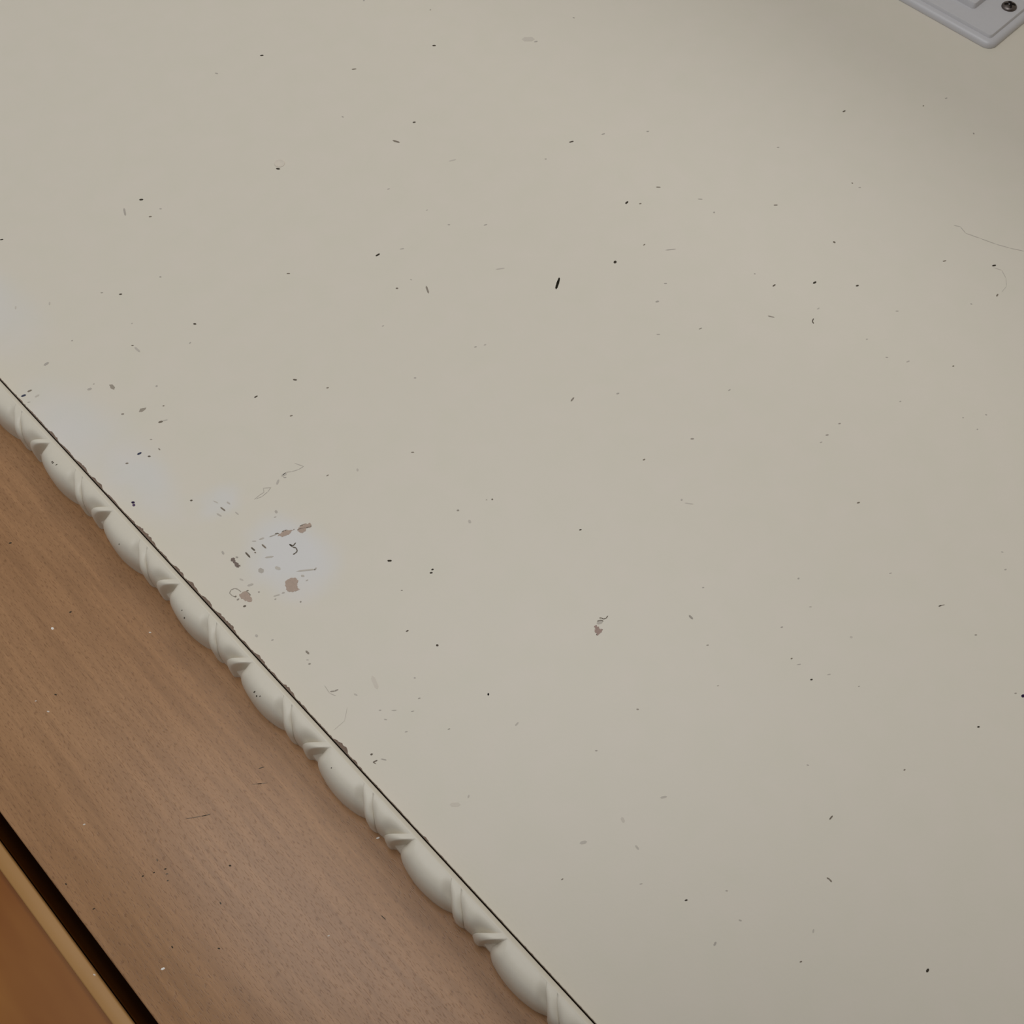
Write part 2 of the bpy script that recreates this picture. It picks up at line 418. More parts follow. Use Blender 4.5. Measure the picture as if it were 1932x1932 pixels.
(2,((49.85,97.94),(49.98,97.72),(50.41,97.46),(50.66,97.43),(50.53,97.65),(50.1,97.91))),
(2.3,((42.77,101.73),(42.77,101.44),(43.07,101.03),(43.31,100.92),(43.3,101.21),(43.01,101.62))),
(1.8,((53.81,86.61),(53.91,86.37),(54.27,86.18),(54.51,86.21),(54.41,86.45),(54.06,86.63))),
(2.3,((44.49,94.68),(44.6,94.42),(45.02,94.17),(45.29,94.17),(45.18,94.43),(44.75,94.68))),
(3.4,((49.03,114.27),(48.13,113.64),(47.18,110.93),(47.38,109.89),(48.27,110.51),(49.22,113.22))),
(2.8,((41.56,113.75),(41.43,113.38),(41.68,112.74),(41.97,112.55),(42.09,112.91),(41.84,113.56))),
(0.5,((33.05,96.55),(33.14,96.22),(33.52,96.08),(33.8,96.23),(33.71,96.57),(33.33,96.7))),
(0.8,((32.18,94.4),(32.42,94.1),(33.2,93.84),(33.56,93.9),(33.32,94.19),(32.54,94.45))),
(1,((32.24,94.45),(32.17,94.16),(32.33,93.61),(32.53,93.4),(32.6,93.69),(32.43,94.25))),
(2,((34.43,93.55),(34.49,93.13),(35.06,92.32),(35.4,92.11),(35.34,92.54),(34.77,93.35))),
(2.7,((68.36,73.79),(68.69,73.56),(69.53,73.61),(69.86,73.83),(69.53,74.05),(68.69,74.01))),
(1.8,((129.93,61.64),(129.55,61.26),(129.51,60.24),(129.79,59.86),(130.17,60.25),(130.21,61.27))),
(1.6,((126.25,51.55),(126.31,51.3),(126.65,51.06),(126.92,51.05),(126.86,51.3),(126.52,51.53))),
(2,((139.69,64.89),(139.69,64.65),(139.92,64.44),(140.18,64.42),(140.18,64.66),(139.95,64.87))),
(1.4,((96.87,52.75),(96.83,52.47),(97.09,52.17),(97.36,52.12),(97.4,52.4),(97.14,52.69))),
(1.8,((79.44,52.63),(79.47,52.39),(79.75,52.13),(79.99,52.08),(79.96,52.33),(79.68,52.59))),
(2.3,((118.83,41.05),(118.88,40.82),(119.14,40.66),(119.38,40.67),(119.34,40.89),(119.07,41.05))),
(1.8,((146.47,39.76),(146.52,39.51),(146.86,39.27),(147.14,39.26),(147.09,39.51),(146.75,39.74))),
(1,((140.71,31.28),(140.77,31.03),(141.08,30.9),(141.35,30.97),(141.29,31.22),(140.98,31.35))),
(0.6,((185.71,10.65),(185.85,10.38),(186.41,10.17),(186.76,10.22),(186.62,10.48),(186.06,10.7))),
(1.2,((186.4,10.37),(186.57,10.11),(187.23,9.71),(187.58,9.63),(187.41,9.9),(186.75,10.29))),
(2,((162.71,46.3),(162.74,46.0),(163.07,45.87),(163.38,45.98),(163.34,46.28),(163.02,46.41))),
(1.4,((185.64,-2.29),(185.61,-2.56),(185.91,-2.83),(186.22,-2.87),(186.25,-2.6),(185.95,-2.33))),
(2.2,((157.84,37.94),(157.86,37.68),(158.16,37.4),(158.44,37.35),(158.42,37.61),(158.12,37.89))),
(3,((158.9,23.39),(158.61,23.1),(158.76,22.69),(159.13,22.57),(159.42,22.86),(159.27,23.27))),
(0,((139.68,23.16),(139.69,22.88),(140.03,22.65),(140.34,22.67),(140.33,22.95),(139.99,23.18))),
(1.5,((178.51,-20.84),(178.51,-21.07),(178.81,-21.33),(179.07,-21.39),(179.07,-21.16),(178.77,-20.9))),
(-1,((179.24,-22.68),(179.03,-23.15),(179.56,-23.61),(180.13,-23.56),(180.34,-23.09),(179.81,-22.64))),
(0,((162.38,-19.12),(162.32,-19.39),(162.62,-19.65),(162.94,-19.67),(163.0,-19.39),(162.7,-19.13))),
(1,((137.14,-11.9),(137.2,-12.13),(137.49,-12.25),(137.75,-12.2),(137.69,-11.97),(137.4,-11.85))),
(2.3,((140.61,28.83),(140.77,28.56),(141.36,28.15),(141.68,28.06),(141.52,28.32),(140.93,28.73))),
(2.6,((144.44,20.66),(144.55,20.38),(145.07,20.04),(145.39,20.0),(145.28,20.27),(144.76,20.61))),
(2,((147.97,12.17),(147.96,11.95),(148.18,11.75),(148.43,11.72),(148.43,11.94),(148.21,12.14))),
(2,((210.22,3.73),(210.27,3.46),(210.67,3.25),(211.01,3.28),(210.96,3.55),(210.55,3.76))),
(2.4,((214.83,7.97),(214.75,7.71),(214.97,7.36),(215.23,7.24),(215.31,7.5),(215.1,7.85))),
(2.3,((184.12,27.71),(184.2,27.46),(184.61,27.25),(184.91,27.26),(184.82,27.5),(184.42,27.71))),
(2,((119.0,8.12),(118.96,7.88),(119.16,7.56),(119.39,7.46),(119.43,7.69),(119.22,8.01))),
(2.7,((82.7,30.72),(82.86,30.25),(83.83,29.61),(84.33,29.58),(84.17,30.04),(83.21,30.69))),
(2.7,((57.76,37.75),(57.91,37.17),(58.98,36.55),(59.56,36.64),(59.42,37.23),(58.34,37.85))),
(3.2,((71.18,34.59),(70.61,34.43),(70.24,33.52),(70.46,33.03),(71.02,33.19),(71.39,34.1))),
(2.7,((68.27,26.78),(67.93,26.5),(67.82,25.61),(68.03,25.24),(68.37,25.52),(68.48,26.41))),
(0.8,((111.38,-5.89),(111.73,-6.09),(112.65,-6.06),(112.99,-5.87),(112.64,-5.67),(111.72,-5.7))),
(0,((66.95,7.81),(67.01,7.53),(67.41,7.29),(67.69,7.31),(67.63,7.59),(67.23,7.83))),
(2.2,((61.5,19.05),(61.6,18.82),(62.0,18.57),(62.25,18.55),(62.15,18.78),(61.75,19.03))),
(1.8,((76.63,1.87),(76.63,1.65),(76.87,1.38),(77.09,1.3),(77.09,1.52),(76.85,1.79))),
(2.3,((73.49,-5.38),(73.37,-5.64),(73.58,-6.06),(73.85,-6.19),(73.96,-5.93),(73.75,-5.52))),
(2,((63.89,-5.05),(64.24,-5.25),(64.93,-5.09),(65.14,-4.81),(64.79,-4.61),(64.1,-4.77))),
(0.7,((76.74,-23.17),(76.8,-23.39),(77.13,-23.57),(77.37,-23.56),(77.31,-23.33),(76.98,-23.15))),
(2.5,((84.84,-21.19),(85.19,-21.22),(85.7,-20.9),(85.81,-20.63),(85.47,-20.59),(84.95,-20.92))),
(0,((98.11,-47.54),(98.44,-47.83),(99.08,-47.75),(99.3,-47.46),(98.98,-47.18),(98.33,-47.25))),
(1,((47.26,34.52),(47.4,34.33),(47.76,34.25),(47.97,34.32),(47.83,34.5),(47.47,34.59))),
(3.4,((39.61,70.36),(39.64,69.51),(40.96,68.3),(41.74,68.27),(41.72,69.12),(40.4,70.33))),
(2.8,((44.48,68.15),(44.78,68.04),(45.23,68.27),(45.36,68.55),(45.06,68.66),(44.61,68.43))),
(0.3,((78.78,287.23),(78.83,286.76),(79.32,286.42),(79.71,286.53),(79.66,287.0),(79.16,287.33))),
(1.8,((74.46,292.55),(74.54,292.19),(74.94,291.93),(75.25,291.99),(75.17,292.35),(74.77,292.61))),
(1.7,((93.84,283.69),(93.84,283.33),(94.12,283.09),(94.41,283.12),(94.4,283.48),(94.12,283.72))),
(2.7,((58.28,300.79),(58.68,300.8),(59.18,301.4),(59.27,301.9),(58.88,301.89),(58.38,301.29))),
(2.9,((48.61,307.71),(49.0,307.72),(49.49,308.33),(49.58,308.83),(49.19,308.82),(48.7,308.21))),
(0.3,((89.77,257.66),(89.72,257.17),(90.12,256.71),(90.51,256.72),(90.56,257.21),(90.15,257.67))),
(2.2,((74.25,273.18),(74.31,272.88),(74.53,272.79),(74.78,272.91),(74.72,273.21),(74.5,273.3))),
(1.7,((54.93,281.69),(54.99,281.39),(55.21,281.31),(55.45,281.43),(55.39,281.73),(55.17,281.81))),
(0.8,((68.67,265.18),(68.71,264.82),(69.06,264.5),(69.35,264.5),(69.31,264.86),(68.96,265.18))),
(2.5,((69.13,263.88),(68.78,263.09),(68.89,261.18),(69.25,260.6),(69.6,261.38),(69.49,263.3))),
(2,((42.24,279.47),(42.58,278.96),(43.74,278.87),(44.25,279.24),(43.92,279.76),(42.75,279.84))),
(2,((83.52,251.62),(83.71,251.39),(84.14,251.4),(84.41,251.6),(84.22,251.83),(83.79,251.82))),
(2.3,((47.16,260.25),(47.3,259.66),(48.14,259.29),(48.62,259.5),(48.48,260.09),(47.64,260.46))),
(2,((64.52,244.87),(64.59,244.48),(64.93,244.38),(65.23,244.59),(65.17,244.98),(64.82,245.08))),
(2.3,((49.82,260.67),(49.93,260.41),(50.18,260.39),(50.41,260.56),(50.29,260.82),(50.04,260.84))),
(1,((32.12,273.91),(32.36,273.46),(33.26,273.21),(33.7,273.39),(33.46,273.84),(32.55,274.1))),
(-2,((29.5,273.75),(29.74,273.22),(30.72,272.89),(31.2,273.09),(30.96,273.62),(29.98,273.95))),
(2.7,((32.71,270.23),(33.01,269.83),(33.98,269.69),(34.42,269.92),(34.13,270.33),(33.15,270.47))),
(2,((29.74,270.18),(29.87,269.87),(30.33,269.54),(30.61,269.51),(30.48,269.82),(30.02,270.15))),
(1.2,((49.6,243.7),(49.67,243.3),(50.13,242.98),(50.46,243.03),(50.39,243.43),(49.93,243.75))),
(1,((61.45,236.61),(61.52,236.3),(61.81,236.14),(62.08,236.2),(62.01,236.51),(61.72,236.68))),
(0.8,((56.53,232.16),(56.69,231.65),(57.52,231.26),(57.98,231.41),(57.82,231.93),(56.99,232.31))),
(2.4,((57.92,231.68),(58.17,231.3),(59.06,230.82),(59.49,230.8),(59.25,231.19),(58.35,231.67))),
(-2,((44.14,226.69),(44.38,226.23),(45.3,226.02),(45.74,226.25),(45.5,226.7),(44.58,226.92))),
(0.5,((46.23,223.68),(46.23,223.25),(46.65,222.88),(47.0,222.92),(46.99,223.36),(46.57,223.73))),
(1,((39.41,226.55),(39.48,226.16),(39.93,225.85),(40.25,225.89),(40.18,226.28),(39.73,226.59))),
(1.8,((50.59,228.64),(50.63,228.31),(50.97,228.01),(51.24,228.0),(51.2,228.33),(50.87,228.63))),
(1.2,((50.6,223.81),(50.38,223.49),(50.41,222.93),(50.61,222.68),(50.82,223.0),(50.8,223.56))),
(-1,((32.29,213.04),(32.26,212.51),(32.75,212.08),(33.16,212.17),(33.18,212.7),(32.69,213.13))),
(-1.5,((31.96,211.99),(31.86,211.4),(32.28,211.06),(32.72,211.24),(32.82,211.83),(32.4,212.17))),
(0.5,((46.17,200.26),(46.19,199.87),(46.56,199.64),(46.87,199.74),(46.84,200.13),(46.48,200.36))),
(1,((51.67,191.51),(51.48,190.94),(51.68,189.56),(51.96,189.12),(52.15,189.7),(51.96,191.08))),
(2.4,((54.3,191.64),(54.12,191.19),(54.31,190.34),(54.6,190.07),(54.78,190.52),(54.59,191.37))),
(2.7,((51.5,194.95),(51.46,194.47),(51.79,193.46),(52.06,193.14),(52.1,193.62),(51.76,194.63))),
(2.5,((54.0,186.77),(53.82,186.34),(53.93,185.39),(54.15,185.06),(54.32,185.49),(54.22,186.44))),
(2.6,((49.4,190.47),(49.28,189.92),(49.62,188.75),(49.96,188.41),(50.08,188.97),(49.74,190.14))),
(0.8,((58.08,171.62),(58.18,171.22),(58.77,170.76),(59.13,170.74),(59.03,171.13),(58.44,171.6))),  # this and next two: shadow lines painted along upper chip rims
(0.6,((60.09,170.66),(60.38,170.31),(61.38,169.86),(61.82,169.84),(61.53,170.19),(60.53,170.64))),
(0.5,((65.23,168.24),(65.64,167.88),(67.03,167.39),(67.57,167.38),(67.16,167.74),(65.77,168.23))),
(2,((56.05,171.99),(56.47,171.61),(57.93,171.05),(58.49,171.02),(58.06,171.39),(56.61,171.96))),
(2.6,((53.2,173.49),(53.44,173.07),(54.36,172.7),(54.8,172.8),(54.57,173.21),(53.65,173.58))),
(2.3,((51.33,174.6),(51.43,174.23),(51.98,173.72),(52.3,173.63),(52.2,174.0),(51.65,174.51))),
(1,((52.84,171.64),(52.59,171.11),(52.67,169.81),(52.92,169.37),(53.17,169.89),(53.09,171.19))),
(0.5,((49.76,173.09),(49.54,172.61),(49.65,171.53),(49.92,171.16),(50.15,171.64),(50.04,172.72))),
(0.6,((47.44,173.04),(47.15,172.46),(47.12,170.84),(47.36,170.3),(47.65,170.88),(47.68,172.49))),
(1,((49.4,171.04),(49.31,170.73),(49.48,170.42),(49.74,170.35),(49.83,170.67),(49.66,170.97))),
(2.2,((46.72,165.45),(46.13,164.71),(46.52,163.61),(47.26,163.48),(47.85,164.21),(47.46,165.31))),
(2.7,((50.8,162.43),(50.52,161.75),(51.02,160.67),(51.59,160.5),(51.87,161.18),(51.37,162.26))),
(2.5,((50.59,167.21),(50.9,166.63),(52.27,165.64),(52.86,165.52),(52.55,166.1),(51.18,167.08))),
(2.5,((54.53,156.62),(55.32,155.66),(58.41,153.31),(59.49,152.79),(58.7,153.74),(55.61,156.1))),
(2.6,((54.69,154.47),(54.59,153.99),(54.99,153.48),(55.39,153.47),(55.49,153.94),(55.09,154.45))),
(1,((35.64,163.1),(35.71,162.77),(36.01,162.66),(36.27,162.82),(36.2,163.15),(35.9,163.25))),
(1.5,((35.44,161.77),(35.59,161.45),(36.03,161.37),(36.31,161.55),(36.16,161.88),(35.72,161.96))),
(0.6,((35.48,158.66),(35.57,158.26),(36.06,158.06),(36.39,158.22),(36.29,158.62),(35.81,158.82))),
(1,((39.4,162.15),(39.51,161.88),(39.88,161.7),(40.14,161.75),(40.03,162.01),(39.66,162.2))),
(2.6,((40.73,163.35),(40.96,162.82),(42.01,162.32),(42.52,162.43),(42.3,162.96),(41.25,163.46))),
(2.7,((40.47,167.0),(40.38,166.55),(40.71,165.77),(41.03,165.56),(41.13,166.01),(40.8,166.8))),
(2.5,((44.21,154.91),(44.5,154.49),(45.62,153.9),(46.1,153.86),(45.81,154.29),(44.69,154.87))),
(2,((43.77,153.83),(43.85,153.55),(44.16,153.44),(44.4,153.55),(44.32,153.84),(44.02,153.95))),
(2.3,((46.73,153.92),(46.83,153.6),(47.28,153.34),(47.59,153.39),(47.49,153.72),(47.04,153.97))),
(1.5,((41.75,159.37),(41.74,159.07),(41.98,158.86),(42.23,158.89),(42.24,159.2),(42.0,159.4))),
(1.5,((48.76,147.66),(48.83,147.35),(49.09,147.28),(49.34,147.45),(49.27,147.77),(49.0,147.83))),
(2.3,((42.49,178.48),(42.09,178.22),(41.91,177.42),(42.11,177.01),(42.51,177.27),(42.68,178.08))),
(1.8,((44.23,173.79),(44.14,173.42),(44.39,173.04),(44.7,173.0),(44.79,173.37),(44.54,173.75))),
(1.2,((40.03,134.11),(39.72,133.72),(39.78,132.79),(40.07,132.45),(40.37,132.84),(40.32,133.77))),
(2.6,((32.45,148.73),(32.1,148.37),(32.23,147.83),(32.61,147.67),(32.96,148.03),(32.83,148.57))),
(2,((34.73,143.96),(34.83,143.7),(35.2,143.52),(35.45,143.56),(35.34,143.81),(34.98,144.0))),
(1.4,((37.85,130.23),(37.91,129.9),(38.28,129.73),(38.56,129.83),(38.5,130.16),(38.13,130.34))),
(2.4,((38.26,131.74),(38.3,131.46),(38.6,131.19),(38.84,131.16),(38.8,131.44),(38.5,131.71))),
(0.3,((105.36,76.91),(105.39,76.62),(105.73,76.38),(106.02,76.4),(105.99,76.7),(105.65,76.93))),
(0.8,((107.31,77.01),(107.38,76.72),(107.76,76.53),(108.06,76.58),(107.98,76.87),(107.6,77.06))),
(2.4,((108.14,79.33),(108.24,78.69),(109.31,78.18),(109.93,78.36),(109.83,79.0),(108.76,79.52))),
(2.3,((54.56,151.96),(54.72,151.73),(55.17,151.63),(55.44,151.73),(55.27,151.97),(54.82,152.06))),
(2.2,((58.73,152.89),(59.04,152.69),(59.71,152.87),(59.97,153.18),(59.66,153.38),(58.99,153.2))),
(2.6,((316.8,96.54),(316.9,96.0),(317.55,94.66),(317.9,94.24),(317.81,94.78),(317.15,96.12))),
(2.6,((317.9,94.46),(317.5,93.78),(316.73,91.75),(316.58,91.06),(316.98,91.74),(317.75,93.77))),
(2.6,((316.6,91.29),(316.8,90.18),(317.88,86.8),(318.34,85.79),(318.14,86.89),(317.06,90.27))),
(2.6,((318.27,86.0),(318.48,84.82),(319.59,81.2),(320.05,80.12),(319.85,81.29),(318.74,84.92))),
(2.6,((319.98,80.33),(320.23,79.38),(321.45,76.58),(321.95,75.74),(321.7,76.68),(320.48,79.48))),
(2.6,((321.86,75.94),(322.2,74.97),(323.73,72.1),(324.33,71.25),(323.98,72.21),(322.45,75.08))),
(2.8,((309.98,74.73),(310.07,74.09),(310.7,72.37),(311.02,71.82),(310.93,72.45),(310.3,74.18))),
(2.8,((311.05,72.03),(310.5,71.38),(309.19,69.36),(308.85,68.66),(309.4,69.31),(310.71,71.33))),
(2.8,((309.04,68.86),(308.31,68.44),(306.42,67.02),(305.84,66.49),(306.56,66.91),(308.45,68.32))),
(2.8,((306.1,66.59),(305.35,66.61),(303.14,66.4),(302.36,66.24),(303.11,66.22),(305.32,66.43))),
(0.5,((246.11,105.76),(245.71,105.84),(244.92,105.56),(244.59,105.26),(244.99,105.18),(245.79,105.46))),
(0.5,((244.78,105.42),(244.41,105.18),(244.11,104.55),(244.16,104.21),(244.54,104.46),(244.84,105.09))),
(2.2,((61.13,186.07),(61.62,185.97),(63.01,186.01),(63.52,186.11),(63.03,186.21),(61.63,186.17))),
(2.2,((63.32,186.12),(63.68,185.97),(64.7,185.86),(65.1,185.92),(64.74,186.07),(63.72,186.18))),
(2.2,((64.94,185.83),(65.23,186.12),(65.77,187.0),(65.93,187.4),(65.63,187.11),(65.09,186.22))),
(2.2,((65.78,187.36),(66.13,186.93),(67.31,185.96),(67.77,185.7),(67.43,186.13),(66.25,187.1))),
(2.2,((67.8,185.8),(67.37,185.77),(66.27,185.43),(65.87,185.21),(66.3,185.23),(67.39,185.58))),
(2.2,((66.08,185.24),(65.55,185.34),(63.99,185.28),(63.44,185.16),(63.97,185.07),(65.53,185.13))),
(2.2,((63.63,185.13),(63.27,185.37),(62.18,185.73),(61.74,185.78),(62.11,185.54),(63.2,185.18))),
(2.2,((78.95,187.64),(79.14,186.93),(80.0,185.0),(80.36,184.41),(80.17,185.12),(79.31,187.04))),
(2.2,((80.42,184.5),(79.99,184.67),(78.7,184.84),(78.22,184.8),(78.66,184.63),(79.94,184.47))),
(2.2,((78.42,184.75),(77.99,185.06),(76.64,185.66),(76.12,185.78),(76.55,185.47),(77.9,184.87))),
(2.2,((76.3,185.68),(76.04,186.02),(75.16,186.69),(74.78,186.86),(75.04,186.52),(75.92,185.85))),
(2.2,((74.97,186.81),(74.58,186.89),(73.54,186.82),(73.14,186.7),(73.53,186.61),(74.56,186.68))),
(1.6,((36.95,119.12),(37.09,118.75),(37.74,118.29),(38.09,118.26),(37.95,118.62),(37.31,119.08))),
(1.6,((37.93,118.34),(38.15,118.05),(38.85,117.82),(39.19,117.9),(38.98,118.19),(38.27,118.42))),
(2.6,((37.08,121.87),(36.89,121.25),(36.6,119.34),(36.59,118.69),(36.78,119.31),(37.06,121.22))),
(2.6,((36.57,118.88),(36.67,118.4),(37.19,117.17),(37.45,116.77),(37.35,117.25),(36.82,118.49))),
(2.9,((37.51,111.93),(36.83,111.48),(34.83,109.86),(34.24,109.29),(34.91,109.74),(36.91,111.35))),
(2.9,((34.4,109.35),(33.61,109.45),(31.1,109.5),(30.31,109.44),(31.1,109.34),(33.6,109.3))),
(1,((98.6,-14.92),(98.43,-15.16),(98.56,-15.64),(98.81,-15.83),(98.98,-15.58),(98.84,-15.1))),
(1,((98.81,-15.67),(98.55,-15.86),(98.48,-16.39),(98.64,-16.65),(98.9,-16.46),(98.97,-15.93))),
(0.6,((60.89,164.48),(60.54,164.62),(59.71,164.41),(59.39,164.15),(59.74,164.01),(60.57,164.22))),
(0.6,((59.53,164.07),(59.58,164.5),(59.26,165.29),(58.97,165.53),(58.92,165.1),(59.24,164.31))),
(0.6,((59.0,165.54),(58.84,165.13),(58.94,164.22),(59.14,163.89),(59.3,164.3),(59.21,165.21))),
(0.6,((59.09,164.09),(59.07,163.67),(59.47,162.97),(59.78,162.79),(59.79,163.21),(59.39,163.91))),
(0.6,((59.77,162.99),(59.47,162.76),(59.19,162.05),(59.22,161.68),(59.52,161.91),(59.8,162.62))),
(0.6,((59.36,161.79),(59.09,161.97),(58.49,161.88),(58.22,161.66),(58.49,161.48),(59.09,161.57))),
(0.6,((58.41,161.64),(58.25,161.91),(57.79,162.0),(57.52,161.87),(57.68,161.6),(58.14,161.51))),
(1.5,((38.11,162.86),(38.2,163.25),(38.09,164.14),(37.94,164.48),(37.85,164.09),(37.96,163.19))),
(1.5,((38.0,164.28),(37.98,164.63),(37.66,165.24),(37.43,165.44),(37.45,165.09),(37.76,164.47))),
(1.5,((37.56,165.32),(37.31,165.55),(36.58,165.78),(36.24,165.75),(36.49,165.51),(37.23,165.28))),
(1.5,((36.42,165.76),(36.11,165.76),(35.47,165.41),(35.24,165.16),(35.55,165.16),(36.19,165.5))),
(1.5,((35.32,165.31),(35.21,164.95),(35.24,164.13),(35.37,163.81),(35.48,164.16),(35.45,164.98))),
(1.5,((35.32,164.01),(35.31,163.69),(35.56,163.15),(35.76,162.96),(35.77,163.29),(35.53,163.83))),
(1,((36.89,162.31),(37.33,162.19),(38.56,162.27),(39.0,162.43),(38.56,162.55),(37.33,162.47))),
(1,((38.85,162.51),(38.91,162.18),(39.3,161.66),(39.55,161.51),(39.49,161.84),(39.1,162.36))),
(1,((39.49,161.7),(39.37,161.3),(39.41,160.32),(39.53,159.95),(39.65,160.35),(39.62,161.33))),
(0.8,((109.98,79.99),(110.01,79.72),(110.31,79.45),(110.57,79.4),(110.54,79.66),(110.24,79.94))),
(0.8,((110.49,79.57),(110.36,79.33),(110.43,78.97),(110.61,78.8),(110.73,79.03),(110.66,79.4))),
(0.8,((110.51,78.95),(110.62,78.68),(111.07,78.41),(111.37,78.4),(111.26,78.66),(110.8,78.93))),
(0.8,((111.18,78.44),(111.49,78.33),(112.19,78.43),(112.48,78.61),(112.17,78.73),(111.47,78.62))),
(0.8,((108.75,79.7),(108.85,79.45),(109.23,79.26),(109.5,79.27),(109.4,79.52),(109.02,79.71))),
(0.8,((109.33,79.36),(109.42,79.14),(109.73,79.02),(109.97,79.06),(109.88,79.28),(109.57,79.41))),
(0.8,((109.86,79.2),(109.77,78.93),(109.91,78.49),(110.12,78.33),(110.21,78.59),(110.06,79.03)))]
PAINT_CHIPS = [(0,((58.28,170.37),(59.59,170.41),(61.02,170.32),(62.45,169.17),(63.53,168.38),(62.09,168.46),(60.43,168.52),(59.0,169.13))),
(0,((64.12,167.79),(65.44,167.82),(67.0,167.62),(68.56,166.61),(68.19,165.64),(67.23,165.52),(66.75,166.26),(65.67,165.46),(64.36,165.69),(63.88,166.96))),
(0,((49.88,156.14),(51.14,156.16),(52.42,155.66),(53.12,154.71),(52.9,153.41),(51.76,152.77),(51.31,151.95),(51.55,150.96),(50.05,151.69),(48.66,152.55),(48.64,154.08),(49.2,155.29))),
(0,((36.98,162.57),(38.0,162.57),(38.79,162.54),(39.38,161.71),(39.41,160.43),(39.21,159.38),(38.45,158.13),(37.76,158.56),(37.15,160.15),(36.78,161.52))),
(1,((42.89,174.31),(43.7,174.02),(43.28,172.11),(43.54,170.57),(42.74,170.07),(42.26,170.79),(42.47,172.14),(42.44,173.45))),
(2,((106.91,79.13),(107.62,79.15),(107.81,78.24),(107.65,77.43),(107.86,76.74),(107.25,76.38),(106.06,76.35),(105.48,76.68),(105.99,77.38),(105.66,77.94),(106.62,78.2))),
(3,((53.66,256.63),(54.56,256.04),(54.45,254.3),(53.69,253.82),(53.17,254.95))),
(3,((54.43,240.28),(55.56,240.97),(57.21,239.93),(56.46,239.48),(55.19,239.52))),
(4,((196.18,181.66),(195.85,180.95),(194.25,179.77),(192.29,178.63),(191.36,178.52),(191.68,179.23),(193.75,180.61),(195.38,181.41)))]
